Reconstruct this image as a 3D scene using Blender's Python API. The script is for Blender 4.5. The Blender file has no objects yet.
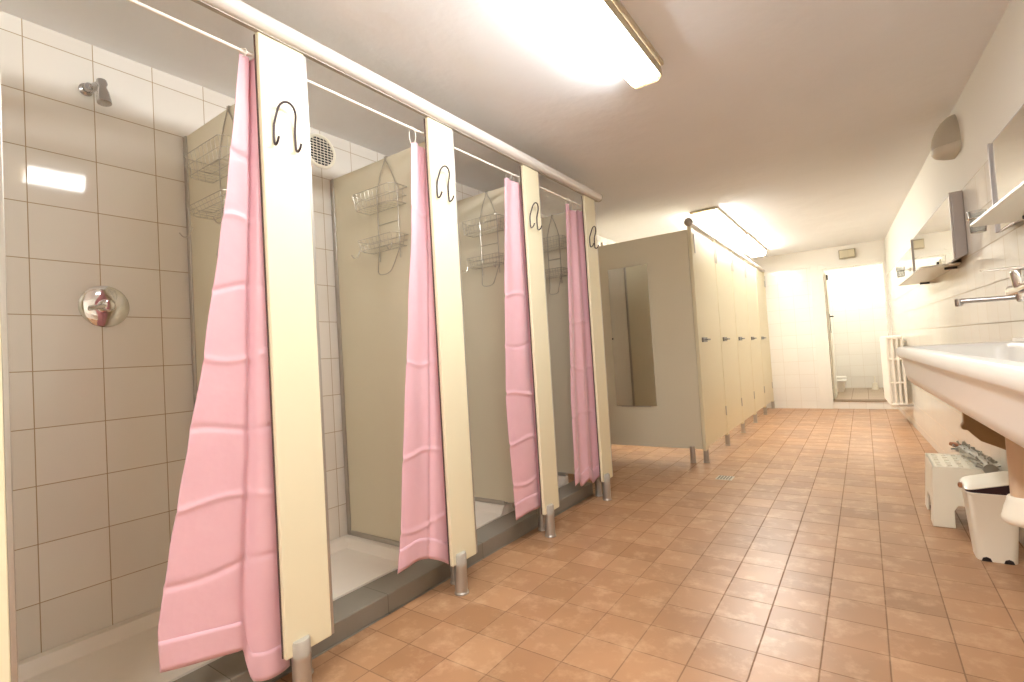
import bpy, bmesh, math, random
from mathutils import Vector, Matrix
random.seed(7)
S = bpy.context.scene
COL = S.collection
PI = math.pi

# ------------------------------------------------------------------ materials
def srgb(r, g, b):
    f = lambda c: (c/255/12.92) if c/255 <= .04045 else ((c/255+.055)/1.055)**2.4
    return (f(r), f(g), f(b), 1)

def nt(name):
    m = bpy.data.materials.new(name); m.use_nodes = True
    t = m.node_tree; b = t.nodes['Principled BSDF']
    return m, t, b

def pr(name, col, rough=.5, metal=0, spec=.5, noise=0, nscale=8, bump=0, bscale=60, coat=0, trans=0, ior=1.45, rnoise=0):
    m, t, b = nt(name)
    b.inputs['Base Color'].default_value = col
    b.inputs['Roughness'].default_value = rough
    b.inputs['Metallic'].default_value = metal
    b.inputs['Specular IOR Level'].default_value = spec
    b.inputs['Coat Weight'].default_value = coat
    b.inputs['Transmission Weight'].default_value = trans
    b.inputs['IOR'].default_value = ior
    tc = t.nodes.new('ShaderNodeTexCoord')
    if noise:
        n = t.nodes.new('ShaderNodeTexNoise'); n.inputs['Scale'].default_value = nscale; n.inputs['Detail'].default_value = 5
        t.links.new(tc.outputs['Object'], n.inputs['Vector'])
        r = t.nodes.new('ShaderNodeMapRange'); r.inputs['To Min'].default_value = 1-noise; r.inputs['To Max'].default_value = 1+noise
        t.links.new(n.outputs['Fac'], r.inputs['Value'])
        h = t.nodes.new('ShaderNodeHueSaturation'); h.inputs['Color'].default_value = col
        t.links.new(r.outputs['Result'], h.inputs['Value'])
        t.links.new(h.outputs['Color'], b.inputs['Base Color'])
        if rnoise:
            r2 = t.nodes.new('ShaderNodeMapRange'); r2.inputs['To Min'].default_value = rough-rnoise; r2.inputs['To Max'].default_value = rough+rnoise
            t.links.new(n.outputs['Fac'], r2.inputs['Value']); t.links.new(r2.outputs['Result'], b.inputs['Roughness'])
    if bump:
        n2 = t.nodes.new('ShaderNodeTexNoise'); n2.inputs['Scale'].default_value = bscale; n2.inputs['Detail'].default_value = 4
        t.links.new(tc.outputs['Object'], n2.inputs['Vector'])
        bp = t.nodes.new('ShaderNodeBump'); bp.inputs['Strength'].default_value = bump; bp.inputs['Distance'].default_value = .01
        t.links.new(n2.outputs['Fac'], bp.inputs['Height']); t.links.new(bp.outputs['Normal'], b.inputs['Normal'])
    return m

def tile(name, axes, off, size, c1, c2, grout, mortar=.003, rough=.15, noise=.05, nscale=3, bumpd=.002, zmax=None, plaster=None, tint=None, size_v=None, wob=.15):
    """square tiles on the plane spanned by two object-space axes"""
    m, t, b = nt(name); N = t.nodes.new; L = t.links.new
    tc = N('ShaderNodeTexCoord'); sp = N('ShaderNodeSeparateXYZ'); L(tc.outputs['Object'], sp.inputs[0])
    cb = N('ShaderNodeCombineXYZ')
    for i, (a, o) in enumerate(zip(axes, off)):
        ad = N('ShaderNodeMath'); ad.operation = 'SUBTRACT'; L(sp.outputs[a], ad.inputs[0]); ad.inputs[1].default_value = o - 40*(size if i == 0 else (size_v or size))
        L(ad.outputs[0], cb.inputs[i])
    br = N('ShaderNodeTexBrick'); br.offset = 0; br.squash = 1
    br.inputs['Scale'].default_value = 1; br.inputs['Brick Width'].default_value = size; br.inputs['Row Height'].default_value = size_v or size
    br.inputs['Mortar Size'].default_value = mortar; br.inputs['Mortar Smooth'].default_value = .3
    br.inputs['Color1'].default_value = c1; br.inputs['Color2'].default_value = c2; br.inputs['Mortar'].default_value = grout
    br.inputs['Bias'].default_value = 0
    L(cb.outputs[0], br.inputs['Vector'])
    n = N('ShaderNodeTexNoise'); n.inputs['Scale'].default_value = nscale; n.inputs['Detail'].default_value = 6
    L(tc.outputs['Object'], n.inputs['Vector'])
    mr = N('ShaderNodeMapRange'); mr.inputs['From Min'].default_value = .25; mr.inputs['From Max'].default_value = .75
    mr.inputs['To Min'].default_value = 1-noise; mr.inputs['To Max'].default_value = 1+noise; L(n.outputs['Fac'], mr.inputs['Value'])
    hs = N('ShaderNodeHueSaturation'); L(br.outputs['Color'], hs.inputs['Color']); L(mr.outputs['Result'], hs.inputs['Value'])
    col = hs.outputs['Color']
    if tint:                               # a second, finer wear pattern
        n3 = N('ShaderNodeTexNoise'); n3.inputs['Scale'].default_value = tint[1]; n3.inputs['Detail'].default_value = 8; n3.inputs['Roughness'].default_value = .7
        L(tc.outputs['Object'], n3.inputs['Vector'])
        m3 = N('ShaderNodeMapRange'); m3.inputs['From Min'].default_value = .5; m3.inputs['From Max'].default_value = .75; m3.inputs['To Max'].default_value = tint[2]
        L(n3.outputs['Fac'], m3.inputs['Value'])
        mx = N('ShaderNodeMixRGB'); L(m3.outputs['Result'], mx.inputs[0]); L(col, mx.inputs[1]); mx.inputs[2].default_value = tint[0]
        col = mx.outputs[0]
    rr = N('ShaderNodeMapRange'); rr.inputs['To Min'].default_value = rough; rr.inputs['To Max'].default_value = .8
    L(br.outputs['Fac'], rr.inputs['Value'])
    rsum = N('ShaderNodeMath'); rsum.operation = 'MULTIPLY_ADD'; L(n.outputs['Fac'], rsum.inputs[0]); rsum.inputs[1].default_value = noise*.6; L(rr.outputs['Result'], rsum.inputs[2])
    rough_out = rsum.outputs[0]
    hsub = N('ShaderNodeMath'); hsub.operation = 'MULTIPLY_ADD'; L(n.outputs['Fac'], hsub.inputs[0]); hsub.inputs[1].default_value = wob
    inv = N('ShaderNodeMath'); inv.operation = 'SUBTRACT'; inv.inputs[0].default_value = 1; L(br.outputs['Fac'], inv.inputs[1]); L(inv.outputs[0], hsub.inputs[2])
    bp = N('ShaderNodeBump'); bp.inputs['Strength'].default_value = .6; bp.inputs['Distance'].default_value = bumpd
    L(hsub.outputs[0], bp.inputs['Height'])
    if zmax is not None:                   # plaster above the tiled height
        gt = N('ShaderNodeMath'); gt.operation = 'GREATER_THAN'; L(sp.outputs[2], gt.inputs[0]); gt.inputs[1].default_value = zmax
        mx = N('ShaderNodeMixRGB'); L(gt.outputs[0], mx.inputs[0]); L(col, mx.inputs[1]); mx.inputs[2].default_value = plaster
        col = mx.outputs[0]
        mf = N('ShaderNodeMix'); L(gt.outputs[0], mf.inputs[0]); L(rough_out, mf.inputs[2]); mf.inputs[3].default_value = .75
        rough_out = mf.outputs[0]
        sb = N('ShaderNodeMath'); sb.operation = 'MULTIPLY_ADD'; L(gt.outputs[0], sb.inputs[0]); sb.inputs[1].default_value = -.55; sb.inputs[2].default_value = .6
        L(sb.outputs[0], bp.inputs['Strength'])
    L(col, b.inputs['Base Color']); L(rough_out, b.inputs['Roughness']); L(bp.outputs['Normal'], b.inputs['Normal'])
    return m

def emit(name, col, strength):
    m, t, b = nt(name)
    b.inputs['Base Color'].default_value = (.8, .8, .8, 1)
    b.inputs['Emission Color'].default_value = col
    b.inputs['Emission Strength'].default_value = strength
    return m

M = {}
M['ceiling'] = pr('ceiling_plaster', srgb(240, 242, 246), .9, noise=.05, nscale=1.3, bump=.9, bscale=5)
M['plaster'] = pr('wall_plaster', srgb(232, 228, 220), .8, noise=.03, bump=.15, bscale=20)
M['floor'] = tile('terracotta_floor', (0, 1), (-.001, 1.762), .1745, srgb(176, 134, 99), srgb(156, 114, 80), srgb(138, 106, 80), .0026, .30, .16, 2.4, .002, tint=(srgb(214, 178, 142), 9, .6), wob=.3)
M['tile_left'] = tile('glazed_wall_tile_left', (1, 2), (.445, .286), .1905, srgb(234, 229, 221), srgb(230, 224, 215), srgb(176, 154, 124), .0017, .05, .03, 2.0, .0010, wob=.5)
M['tile_right'] = tile('glazed_wall_tile_right', (1, 2), (3.07, 1.21), .19, srgb(234, 231, 222), srgb(230, 226, 216), srgb(172, 160, 138), .0026, .10, .03, 2, .0006, zmax=1.78, plaster=srgb(233, 230, 221))
M['tile_back'] = tile('glazed_wall_tile_back', (0, 2), (-.415, .107), .19, srgb(238, 235, 228), srgb(235, 231, 224), srgb(212, 202, 186), .0016, .12, .02, 2, .0008, zmax=2.01, plaster=srgb(234, 230, 222))
M['kerb'] = tile('grey_kerb_tile', (1, 2), (.13, -.53), .61, srgb(140, 133, 122), srgb(132, 125, 114), srgb(104, 96, 86), .0015, .45, .06, 9, .001)
M['alcove_floor'] = tile('alcove_floor_tile', (0, 1), (0, 8.5), .2, srgb(166, 146, 124), srgb(160, 138, 116), srgb(128, 108, 88), .003, .4, .06)
M['panel'] = pr('cream_laminate', srgb(228, 219, 189), .38, noise=.015, nscale=3, bump=.03, bscale=9)
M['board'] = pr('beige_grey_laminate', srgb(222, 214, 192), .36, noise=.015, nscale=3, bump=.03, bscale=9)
M['alu'] = pr('brushed_aluminium', srgb(186, 180, 172), .34, metal=.75, noise=.05, nscale=30)
M['grey_plastic'] = pr('grey_plastic', srgb(176, 170, 160), .4, noise=.02)
M['rail'] = pr('white_coated_rail', srgb(214, 208, 202), .32)
M['rod'] = pr('white_rod', srgb(238, 232, 224), .3)
M['gap_shadow'] = pr('brown_gap_shadow', srgb(84, 62, 56), .6)
M['chrome'] = pr('chrome', (.78, .77, .76, 1), .07, metal=1)
M['chrome_dull'] = pr('dull_chrome', (.50, .48, .47, 1), .25, metal=1)
M['wire'] = pr('chromed_wire', (.50, .46, .40, 1), .28, metal=.85)
M['dark_wire'] = pr('dark_coated_wire', srgb(66, 54, 56), .4, metal=.2)
M['black'] = pr('black_plastic', srgb(34, 28, 30), .4)
M['maroon'] = pr('dark_maroon_plastic', srgb(44, 24, 30), .35)
M['white_plastic'] = pr('white_plastic', srgb(244, 238, 220), .35, noise=.02, nscale=12)
M['white_plastic2'] = pr('glossy_white_plastic', srgb(242, 236, 220), .28)
M['ceramic'] = pr('white_ceramic', srgb(238, 234, 228), .28, coat=.0, noise=.015, nscale=3)
M['radiator'] = pr('white_radiator_enamel', srgb(238, 232, 222), .35)
M['mirror'] = pr('mirror_glass', (.86, .87, .85, 1), .015, metal=1)
M['mirror_frame'] = pr('grey_mirror_frame', srgb(176, 168, 164), .35, metal=.3)
M['shelf'] = pr('opal_white_shelf', srgb(226, 222, 208), .25)
M['glass'] = pr('clear_glass', (.92, .95, .94, 1), .02, trans=.85, ior=1.45)
M['brown'] = pr('brown_painted_iron', srgb(150, 122, 84), .55, noise=.12, nscale=25)
M['rust'] = pr('brown_rubber', srgb(160, 108, 76), .6)
M['mat'] = pr('grey_translucent_vinyl', srgb(176, 172, 160), .3, trans=.25)
M['lamp'] = emit('lit_lamp_diffuser', (.97, 1, 1, 1), 36.0)
M['lamp_fill'] = emit('fill_light_diffuser', (.98, 1, .98, 1), 62.0)
M['lamp_far'] = emit('lit_lamp_diffuser_far', (1, .985, .92, 1), 33.0)
M['lamp_end'] = pr('lamp_end_plastic', srgb(236, 222, 192), .3, trans=.2)
M['lamp_base'] = pr('lamp_base_metal', srgb(196, 184, 160), .45)
M['sconce'] = pr('grey_white_sconce', srgb(188, 180, 164), .6)
M['sconce_rim'] = pr('pale_sconce_rim', srgb(206, 199, 184), .55)
M['emergency_base'] = pr('emergency_lamp_base', srgb(168, 158, 136), .45)
M['handle'] = pr('dark_steel', (.22, .21, .2, 1), .35, metal=.8)
M['emergency'] = pr('emergency_lamp_cover', srgb(206, 196, 170), .3)
M['threshold'] = pr('brown_threshold', srgb(120, 96, 72), .5)
M['door'] = pr('white_door_paint', srgb(236, 232, 220), .4)
M['drainage'] = pr('steel_grate', srgb(190, 184, 172), .35, metal=.6)
M['tray'] = pr('white_shower_tray', srgb(238, 230, 220), .28, noise=.03, nscale=14)

def curtain_mat():
    m, t, b = nt('pink_satin_curtain'); N = t.nodes.new; L = t.links.new
    tc = N('ShaderNodeTexCoord')
    v = N('ShaderNodeTexVoronoi'); v.inputs['Scale'].default_value = 55; L(tc.outputs['Object'], v.inputs['Vector'])
    n = N('ShaderNodeTexNoise'); n.inputs['Scale'].default_value = 24; n.inputs['Detail'].default_value = 3; L(tc.outputs['Object'], n.inputs['Vector'])
    cr = N('ShaderNodeMixRGB'); L(n.outputs['Fac'], cr.inputs[0]); cr.inputs[1].default_value = srgb(234, 190, 202); cr.inputs[2].default_value = srgb(240, 202, 211)
    L(cr.outputs[0], b.inputs['Base Color'])
    b.inputs['Roughness'].default_value = .33
    b.inputs['Sheen Weight'].default_value = .35; b.inputs['Sheen Roughness'].default_value = .4
    bp = N('ShaderNodeBump'); bp.inputs['Strength'].default_value = .12; bp.inputs['Distance'].default_value = .003
    L(v.outputs['Distance'], bp.inputs['Height']); L(bp.outputs['Normal'], b.inputs['Normal'])
    tr = N('ShaderNodeBsdfTranslucent'); tr.inputs['Color'].default_value = srgb(246, 168, 186)
    mx = N('ShaderNodeMixShader'); mx.inputs[0].default_value = .25
    out = t.nodes['Material Output']
    L(b.outputs[0], mx.inputs[1]); L(tr.outputs[0], mx.inputs[2]); L(mx.outputs[0], out.inputs['Surface'])
    return m
M['curtain'] = curtain_mat()

# ------------------------------------------------------------------ mesh helpers
I4 = Matrix.Identity(4)
WALL_SLOPE = math.atan(.0433)
WF = Matrix.Translation((.6665, 0, 0)) @ Matrix.Rotation(WALL_SLOPE, 4, 'Z')    # frame of the right wall: local x = 0 on the wall, -x into the room, y along it

def thing(name, label, cat, loc=(0, 0, 0), group=None, frame=I4):
    o = bpy.data.objects.new(name, None); COL.objects.link(o)
    o.matrix_world = frame @ Matrix.Translation(loc)
    o.empty_display_size = .1
    o['label'] = label; o['category'] = cat
    if group: o['group'] = group
    o['_f'] = 1
    ROOT[o.name] = (frame @ Matrix.Translation(loc))
    return o
ROOT = {}

def tag(o, label, cat, group=None):
    o['label'] = label; o['category'] = cat
    if group: o['group'] = group
    return o

class MB:
    def __init__(s): s.bm = bmesh.new()
    def box(s, x0, x1, y0, y1, z0, z1):
        v = [s.bm.verts.new((x, y, z)) for z in (z0, z1) for y in (y0, y1) for x in (x0, x1)]
        for f in ((0, 2, 3, 1), (4, 5, 7, 6), (0, 1, 5, 4), (2, 6, 7, 3), (0, 4, 6, 2), (1, 3, 7, 5)):
            s.bm.faces.new([v[i] for i in f])
        return s
    def ring(s, c, a, b, r, n):
        return [s.bm.verts.new(c + a*(r*math.cos(2*PI*i/n)) + b*(r*math.sin(2*PI*i/n))) for i in range(n)]
    def bridge(s, A, B):
        n = len(A)
        for i in range(n): s.bm.faces.new((A[i], A[(i+1) % n], B[(i+1) % n], B[i]))
    def tube(s, pts, r, n=8, closed=False):
        P = [Vector(p) for p in pts]; m = len(P)
        rs = r if isinstance(r, (list, tuple)) else [r]*m
        def tan(i):
            if closed: return (P[(i+1) % m]-P[i-1]).normalized()
            return (P[min(i+1, m-1)]-P[max(i-1, 0)]).normalized()
        t = tan(0); a = t.orthogonal().normalized(); rings = []
        for i in range(m):
            t = tan(i); a = (a - t*a.dot(t)).normalized(); b = t.cross(a)
            rings.append(s.ring(P[i], a, b, rs[i], n))
        for i in range(m-1): s.bridge(rings[i], rings[i+1])
        if closed:
            A, B = rings[-1], rings[0]
            k = min(range(n), key=lambda k: (A[0].co-B[k].co).length)
            s.bridge(A, B[k:]+B[:k])
        else:
            s.bm.faces.new(rings[0][::-1]); s.bm.faces.new(rings[-1])
        return s
    def cyl(s, p0, p1, r0, r1=None, n=24): return s.tube([p0, p1], [r0, r0 if r1 is None else r1], n)
    def lathe(s, prof, c, axis='Z', n=32, sy=1):
        """prof = [(radius, height)] along an axis"""
        c = Vector(c); ax = {'X': Vector((1, 0, 0)), 'Y': Vector((0, 1, 0)), 'Z': Vector((0, 0, 1))}[axis] if isinstance(axis, str) else Vector(axis).normalized()
        a = ax.orthogonal().normalized(); b = ax.cross(a); prev = None
        for i, (r, h) in enumerate(prof):
            R = s.ring(c+ax*h, a, b, max(r, 1e-4), n)
            if prev: s.bridge(prev, R)
            else: s.bm.faces.new(R[::-1])
            prev = R
        s.bm.faces.new(prev)
        return s
    def sphere(s, c, r, n=16):
        return s.lathe([(r*math.sin(PI*i/n), -r*math.cos(PI*i/n)) for i in range(n+1)], c, 'Z', n*2)
    def prism(s, poly, fn0, fn1):
        A = [s.bm.verts.new(fn0(*p)) for p in poly]; B = [s.bm.verts.new(fn1(*p)) for p in poly]
        s.bridge(A, B); s.bm.faces.new(A[::-1]); s.bm.faces.new(B)
        return s
    def loft(s, rings, cap=True):
        R = [[s.bm.verts.new(p) for p in r] for r in rings]
        for A, B in zip(R, R[1:]): s.bridge(A, B)
        if cap: s.bm.faces.new(R[0][::-1]); s.bm.faces.new(R[-1])
        return s
    def grid(s, fn, nu, nv):
        V = [[s.bm.verts.new(fn(i/nu, j/nv)) for i in range(nu+1)] for j in range(nv+1)]
        for j in range(nv):
            for i in range(nu): s.bm.faces.new((V[j][i], V[j][i+1], V[j+1][i+1], V[j+1][i]))
        return s
    def build(s, name, mat, parent=None, frame=I4, bevel=0, smooth=False, local=False, seg=2, kind=None):
        bm = s.bm
        bmesh.ops.recalc_face_normals(bm, faces=bm.faces)
        if parent is not None:
            root = parent
            while root.parent: root = root.parent
            bm.transform(ROOT[root.name].inverted() @ frame)
        me = bpy.data.meshes.new(name); bm.to_mesh(me); bm.free()
        me.materials.append(mat if not isinstance(mat, str) else M[mat])
        o = bpy.data.objects.new(name, me); COL.objects.link(o)
        if parent is None: o.matrix_world = frame
        else: o.parent = parent
        if bevel:
            b = o.modifiers.new('bevel', 'BEVEL'); b.width = bevel; b.segments = seg; b.limit_method = 'ANGLE'; b.angle_limit = math.radians(40)
        if smooth:
            for p in me.polygons: p.use_smooth = True
            if smooth != 'all':
                try: me.set_sharp_from_angle(angle=math.radians(38))
                except Exception: pass
        if kind: o['kind'] = kind
        return o

def arc(c, r, a0, a1, n, fn):
    return [fn(c[0]+r*math.cos(a0+(a1-a0)*i/n), c[1]+r*math.sin(a0+(a1-a0)*i/n)) for i in range(n+1)]

def smooth_path(pts, it=2):
    P = [Vector(p) for p in pts]
    for _ in range(it):
        Q = [P[0]]
        for a, b in zip(P, P[1:]): Q += [a*.75+b*.25, a*.25+b*.75]
        Q.append(P[-1]); P = Q
    return P

# ------------------------------------------------------------------ the room
CEIL = 2.252; XL = -2.27; YB = 8.3; YF = -2.6
def rwx(y): return .6665-.0433*y
st = dict(kind='structure')
MB().prism([(XL-.15, YF-.15), (rwx(YF)+.2, YF-.15), (rwx(8.5)+.2, 8.3), (XL-.15, 8.3)], lambda x, y: (x, y, -.12), lambda x, y: (x, y, 0)).build('floor', 'floor', **st)
MB().box(XL-.15, .95, YF-.15, 8.5, CEIL, CEIL+.12).build('ceiling', 'ceiling', **st)
MB().box(XL-.15, XL, YF, 8.5, 0, CEIL).build('wall_left', 'tile_left', **st)
MB().box(0, .18, YF-.05, 8.302, 0, CEIL).build('wall_right', 'tile_right', frame=WF, **st)
MB().box(XL-.15, 1.1, YF-.15, YF, 0, CEIL).build('wall_front', 'plaster', **st)
DX0, DX1, DZ0, DZ1 = -.405, .272, .102, 1.955
wb = MB()
wb.box(XL, DX0, YB, 8.5, 0, CEIL).box(DX1, .5, YB, 8.5, 0, CEIL).box(DX0, DX1, YB, 8.5, DZ1, CEIL).box(DX0, DX1, YB, 8.5, 0, DZ0)
wb.build('wall_back', 'tile_back', **st)
MB().box(-.565, DX0-.001, 8.275, 8.3, 0, 2.03).build('trim_1', 'plaster', bevel=.004, **st)
MB().box(DX0-.01, DX1+.01, 8.285, 8.5, DZ0, DZ0+.008).build('trim_2', 'threshold', **st)
MB().box(DX0-.05, DX1+.02, 8.27, 8.3, DZ1, DZ1+.05).build('trim_3', 'plaster', bevel=.004, **st)
# the small room behind the doorway
MB().box(-.75, .9, 8.5, 10.5, DZ0-.1, DZ0).build('floor_alcove', 'alcove_floor', **st)
MB().box(-.75, .9, 10.4, 10.5, DZ0, 2.5).build('wall_alcove_back', 'tile_back', **st)
MB().box(-.75, -.65, 8.5, 10.4, DZ0, 2.5).build('wall_alcove_left', 'tile_back', **st)
MB().box(.6, .7, 8.5, 10.4, DZ0, 2.5).build('wall_alcove_right', 'tile_back', **st)
MB().box(-.75, .9, 8.5, 10.5, 2.5, 2.6).build('ceiling_alcove', 'ceiling', **st)

# kerb in front of the showers
MB().box(-1.79, -1.633, -.2, 3.21, 0, .076).build('trim_4', 'kerb', bevel=.004, **st)

MB().box(XL, XL+.006, 3.17, 4.395, 0, 2.1).build('trim_6', 'plaster', **st)
MB().box(-1.633, -1.625, -.2, 3.21, -.001, .002).build('trim_5', 'kerb', **st)

# open door of the small room
d1 = MB().box(-.418, -.385, 8.52, 9.18, DZ0+.012, 1.93).build('door_1', 'door', bevel=.003, **st)
h = MB().box(-.385, -.379, 8.60, 8.64, 1.06, 1.34); h.cyl((-.379, 8.62, 1.30), (-.34, 8.62, 1.30), .010, n=12); h.tube([(-.345, 8.62, 1.30), (-.345, 8.72, 1.30)], .010, 10)
o = h.build('door_handle', 'black', bevel=.001); o.parent = d1
o = MB().box(-.385, -.365, 8.53, 8.60, 1.83, 1.90).build('door_closer', 'black', bevel=.003); o.parent = d1

# ------------------------------------------------------------------ showers
YC = [.165, .91, 1.655, 2.40, 3.145]
CH = .0785
PO = [0, .036, -.004, 0, 0]          # the side panels do not all sit on the middle of their fronts
YP = [a+b for a, b in zip(YC, PO)]
ordn = ['nearest, at the left edge', 'second', 'third', 'fourth', 'last']
plabel = [
 'cream shower divider cut by the left edge of the photo, nearest the camera',
 'cream shower divider with the wide front panel beside the nearest pink curtain',
 'cream shower divider in the middle of the row, carrying the second coat hook',
 'cream shower divider carrying the third coat hook, right of the third curtain',
 'cream shower divider ending the row, beside the gap before the toilet cubicles']
for i, yc in enumerate(YC):
    t = thing('shower_divider', plabel[i], 'shower divider', (-1.5, yc, 0), 'cream shower dividers')
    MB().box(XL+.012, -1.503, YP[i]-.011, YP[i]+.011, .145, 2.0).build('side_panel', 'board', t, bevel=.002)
    fp = MB().box(-1.501, -1.481, yc-CH, yc+CH, .128, 2.066).build('front_panel', 'panel', t, bevel=.003)
    MB().box(-1.503, -1.483, yc+CH, yc+CH+.011, .13, 2.06).build('edge_strip', 'alu', fp, bevel=.002)
    MB().box(-1.503, -1.496, yc-CH-.003, yc-CH, .13, 2.06).build('edge_shadow', 'gap_shadow', fp, bevel=.001)  # dark brown strip standing in for the shadowed gap beside the front
    ch = MB().box(XL+.03, -1.8, YP[i]-.018, YP[i]+.018, .126, .150); ch.build('bottom_channel', 'alu', t, bevel=.003)
    MB().box(XL, XL+.026, YP[i]-.018, YP[i]+.018, .126, 2.0).build('wall_channel', 'alu', t, bevel=.003)
    # front foot with its clamp, and a second foot behind
    lg = MB().lathe([(.031, 0), (.031, .006), (.0275, .010), (.0275, .125)], (-1.484, yc-.03, 0), n=24)
    lg.build('leg', 'alu', t, smooth=True)
    MB().lathe([(.0285, .122), (.029, .165), (.026, .172)], (-1.484, yc-.03, 0), n=24).build('leg_clamp', 'grey_plastic', t, smooth=True)
    MB().lathe([(.026, 0), (.026, .006), (.0225, .010), (.0225, .128)], (-1.575, yc+.035, 0), n=24).build('leg', 'alu', t, smooth=True)
    MB().box(-1.60, -1.503, YP[i]+.009, max(yc+.04, YP[i]+.02), .12, .15).build('leg_bracket', 'alu', t, bevel=.002)

# head rail along the top of the fronts
hr = thing('head_rail', 'long white round rail running along the top of all the shower fronts', 'rail', (-1.481, 1.6, 2.07))
MB().cyl((-1.478, -.2, 2.095), (-1.478, 3.285, 2.095), .029, n=28).build('tube', 'rail', hr, smooth=True)
MB().lathe([(.030, 0), (.030, .012), (.024, .018)], (-1.478, 3.285, 2.095), 'Y', 28).build('end_cap', 'grey_plastic', hr, smooth=True)
MB().box(-1.490, -1.474, -.2, 3.27, 2.062, 2.0655).build('lower_seal', 'grey_plastic', hr)

# curtain rods
rlab = ['thin white curtain rod above the nearest shower opening', 'thin white curtain rod above the second shower opening, left of its curtain',
        'thin white curtain rod above the third shower opening', 'thin white curtain rod above the last and farthest shower opening']
RX, RZ = -1.527, 2.006
for i in range(4):
    t = thing('curtain_rod', rlab[i], 'curtain rod', (RX, YC[i]+.37, RZ), 'thin white curtain rods')
    MB().cyl((RX, YC[i]+.012, RZ), (RX, YC[i+1]-.012, RZ), .0055, n=12).build('rod', 'rod', t, smooth=True)
    for y in (YC[i]+.05, YC[i+1]-.05):
        MB().box(RX-.008, -1.502, y-.006, y+.006, RZ-.010, RZ+.010).build('bracket', 'rod', t, bevel=.002)

# curtains
def lerp(a, b, t): return a+(b-a)*t
def table(T, z):
    """T sorted by falling z: rows (z, ...)"""
    if z >= T[0][0]: return T[0][1:]
    for a, b in zip(T, T[1:]):
        if z >= b[0]:
            k = (a[0]-z)/(a[0]-b[0]); k = k*k*(3-2*k)*.3+k*.7
            return [lerp(p, q, k) for p, q in zip(a[1:], b[1:])]
    return T[-1][1:]
def curtain(label, T, ztop, zbot, fold, rings, nu=64, nv=330, creases=()):
    t = thing('shower_curtain', label, 'shower curtain', (RX, (T[-1][1]+T[-1][2])/2, 0), 'pink shower curtains')
    def f(u, v, off=0.0):
        zb = zbot(u); z = lerp(zb, ztop(u), v)
        yl, yr, xl, xr = table(T, z)
        x, dy = fold(u, z)
        cx = 0
        for cz, ca in creases:
            cx += ca*math.exp(-((z-cz-.012*math.sin(5*u+cz*9))/.009)**2)
        cx += .0025*math.sin(9*u+6*z)*math.sin(4*z+3*u)
        return Vector((lerp(xl, xr, u)+x+cx+off, lerp(yl, yr, u)+dy, z))
    c = MB().grid(lambda u, v: f(u, v), nu, nv).build('cloth', 'curtain', t, smooth='all')
    m = c.modifiers.new('thickness', 'SOLIDIFY'); m.thickness = .0016
    def hem(u, v):
        zb = zbot(u); k = .085*v/(ztop(u)-zb)
        return f(u, k+.0005, .0012)
    hm = MB().grid(hem, nu, 6).build('hem', 'curtain', t, smooth='all')
    m = hm.modifiers.new('thickness', 'SOLIDIFY'); m.thickness = .0012
    for u in rings:
        p = f(u, 1)
        pts = [(RX+.0165*math.sin(a)*.9+(p.x-RX)*.5*(1-math.cos(a))*.5, p.y+.004*math.sin(a), lerp(RZ+.0085, p.z-.007, .5-.5*math.cos(a))) for a in [2*PI*k/18 for k in range(18)]]
        MB().tube(pts, .0016, 6, closed=True).build('curtain_ring', 'rod', t, smooth=True)
    return t
def g(x, c, w): return math.exp(-((x-c)/w)**2)
CR = [(z, .0042*(1 if k % 2 else -1)) for k, z in enumerate((1.68, 1.47, 1.26, 1.05, .84, .63, .43))]
# nearest: flat sheet swept to the left and a rolled right edge
T1 = [(2.00, .798, 0.872, -1.527, -1.530), (1.84, .781, 0.872, -1.53, -1.530), (1.58, .748, 0.872, -1.535, -1.524), (1.40, .721, 0.872, -1.54, -1.524), (1.07, .672, 0.872, -1.555, -1.524),
      (.81, .628, 0.872, -1.575, -1.524), (.66, .604, 0.872, -1.59, -1.524), (.51, .580, 0.872, -1.605, -1.524), (.31, .552, 0.872, -1.622, -1.524), (.05, .560, 0.872, -1.63, -1.524)]
def fold1(u, z):
    k = (2.0-z)/2.0; uf = lerp(.50, .66, min(1, k*1.6))
    x = .006*math.sin(u/uf*PI)*k
    if u > uf:
        a = (u-uf)/(1-uf); x += (.024-.004*k)*math.sin(a*PI)**.8-.004*a
    x -= .017*g(u, uf, .05)
    return x-.004, 0
curtain('pink satin curtain spreading widest at the hem, in front of the nearest shower', T1, lambda u: 1.998,
        lambda u: lerp(lerp(.198, .178, min(1, u/.62)), .072+.02*max(0, u-.8), max(0, min(1, (u-.62)/.06))), fold1, (.12, .45, .9), creases=CR)
# second: hangs from two hooks, flares near the floor with a scalloped hem
T2 = [(1.945, 1.514, 1.634, -1.527, -1.527), (1.56, 1.490, 1.634, -1.53, -1.524), (1.22, 1.458, 1.634, -1.54, -1.524), (.83, 1.408, 1.634, -1.54, -1.524), (.42, 1.366, 1.634, -1.545, -1.524), (.10, 1.318, 1.634, -1.545, -1.524)]
def fold2(u, z):
    k = (1.95-z)/1.95
    return .012*math.sin(u*PI*2.3+.6)*(1-.3*k)+.014*k*g(u, .62, .2)-.010*g(u, .80-.25*k, .05)-.006, 0
curtain('pink curtain hanging from hooks with an arched hem, in front of the second shower', T2, lambda u: 1.940+.012*abs(math.sin(u*PI)), lambda u: .098+.085*(1-u)+.045*math.sin(u*PI), fold2, (.08, .92), creases=[(.62, .004), (.33, .004), (1.0, .003), (1.65, .003)])
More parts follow.
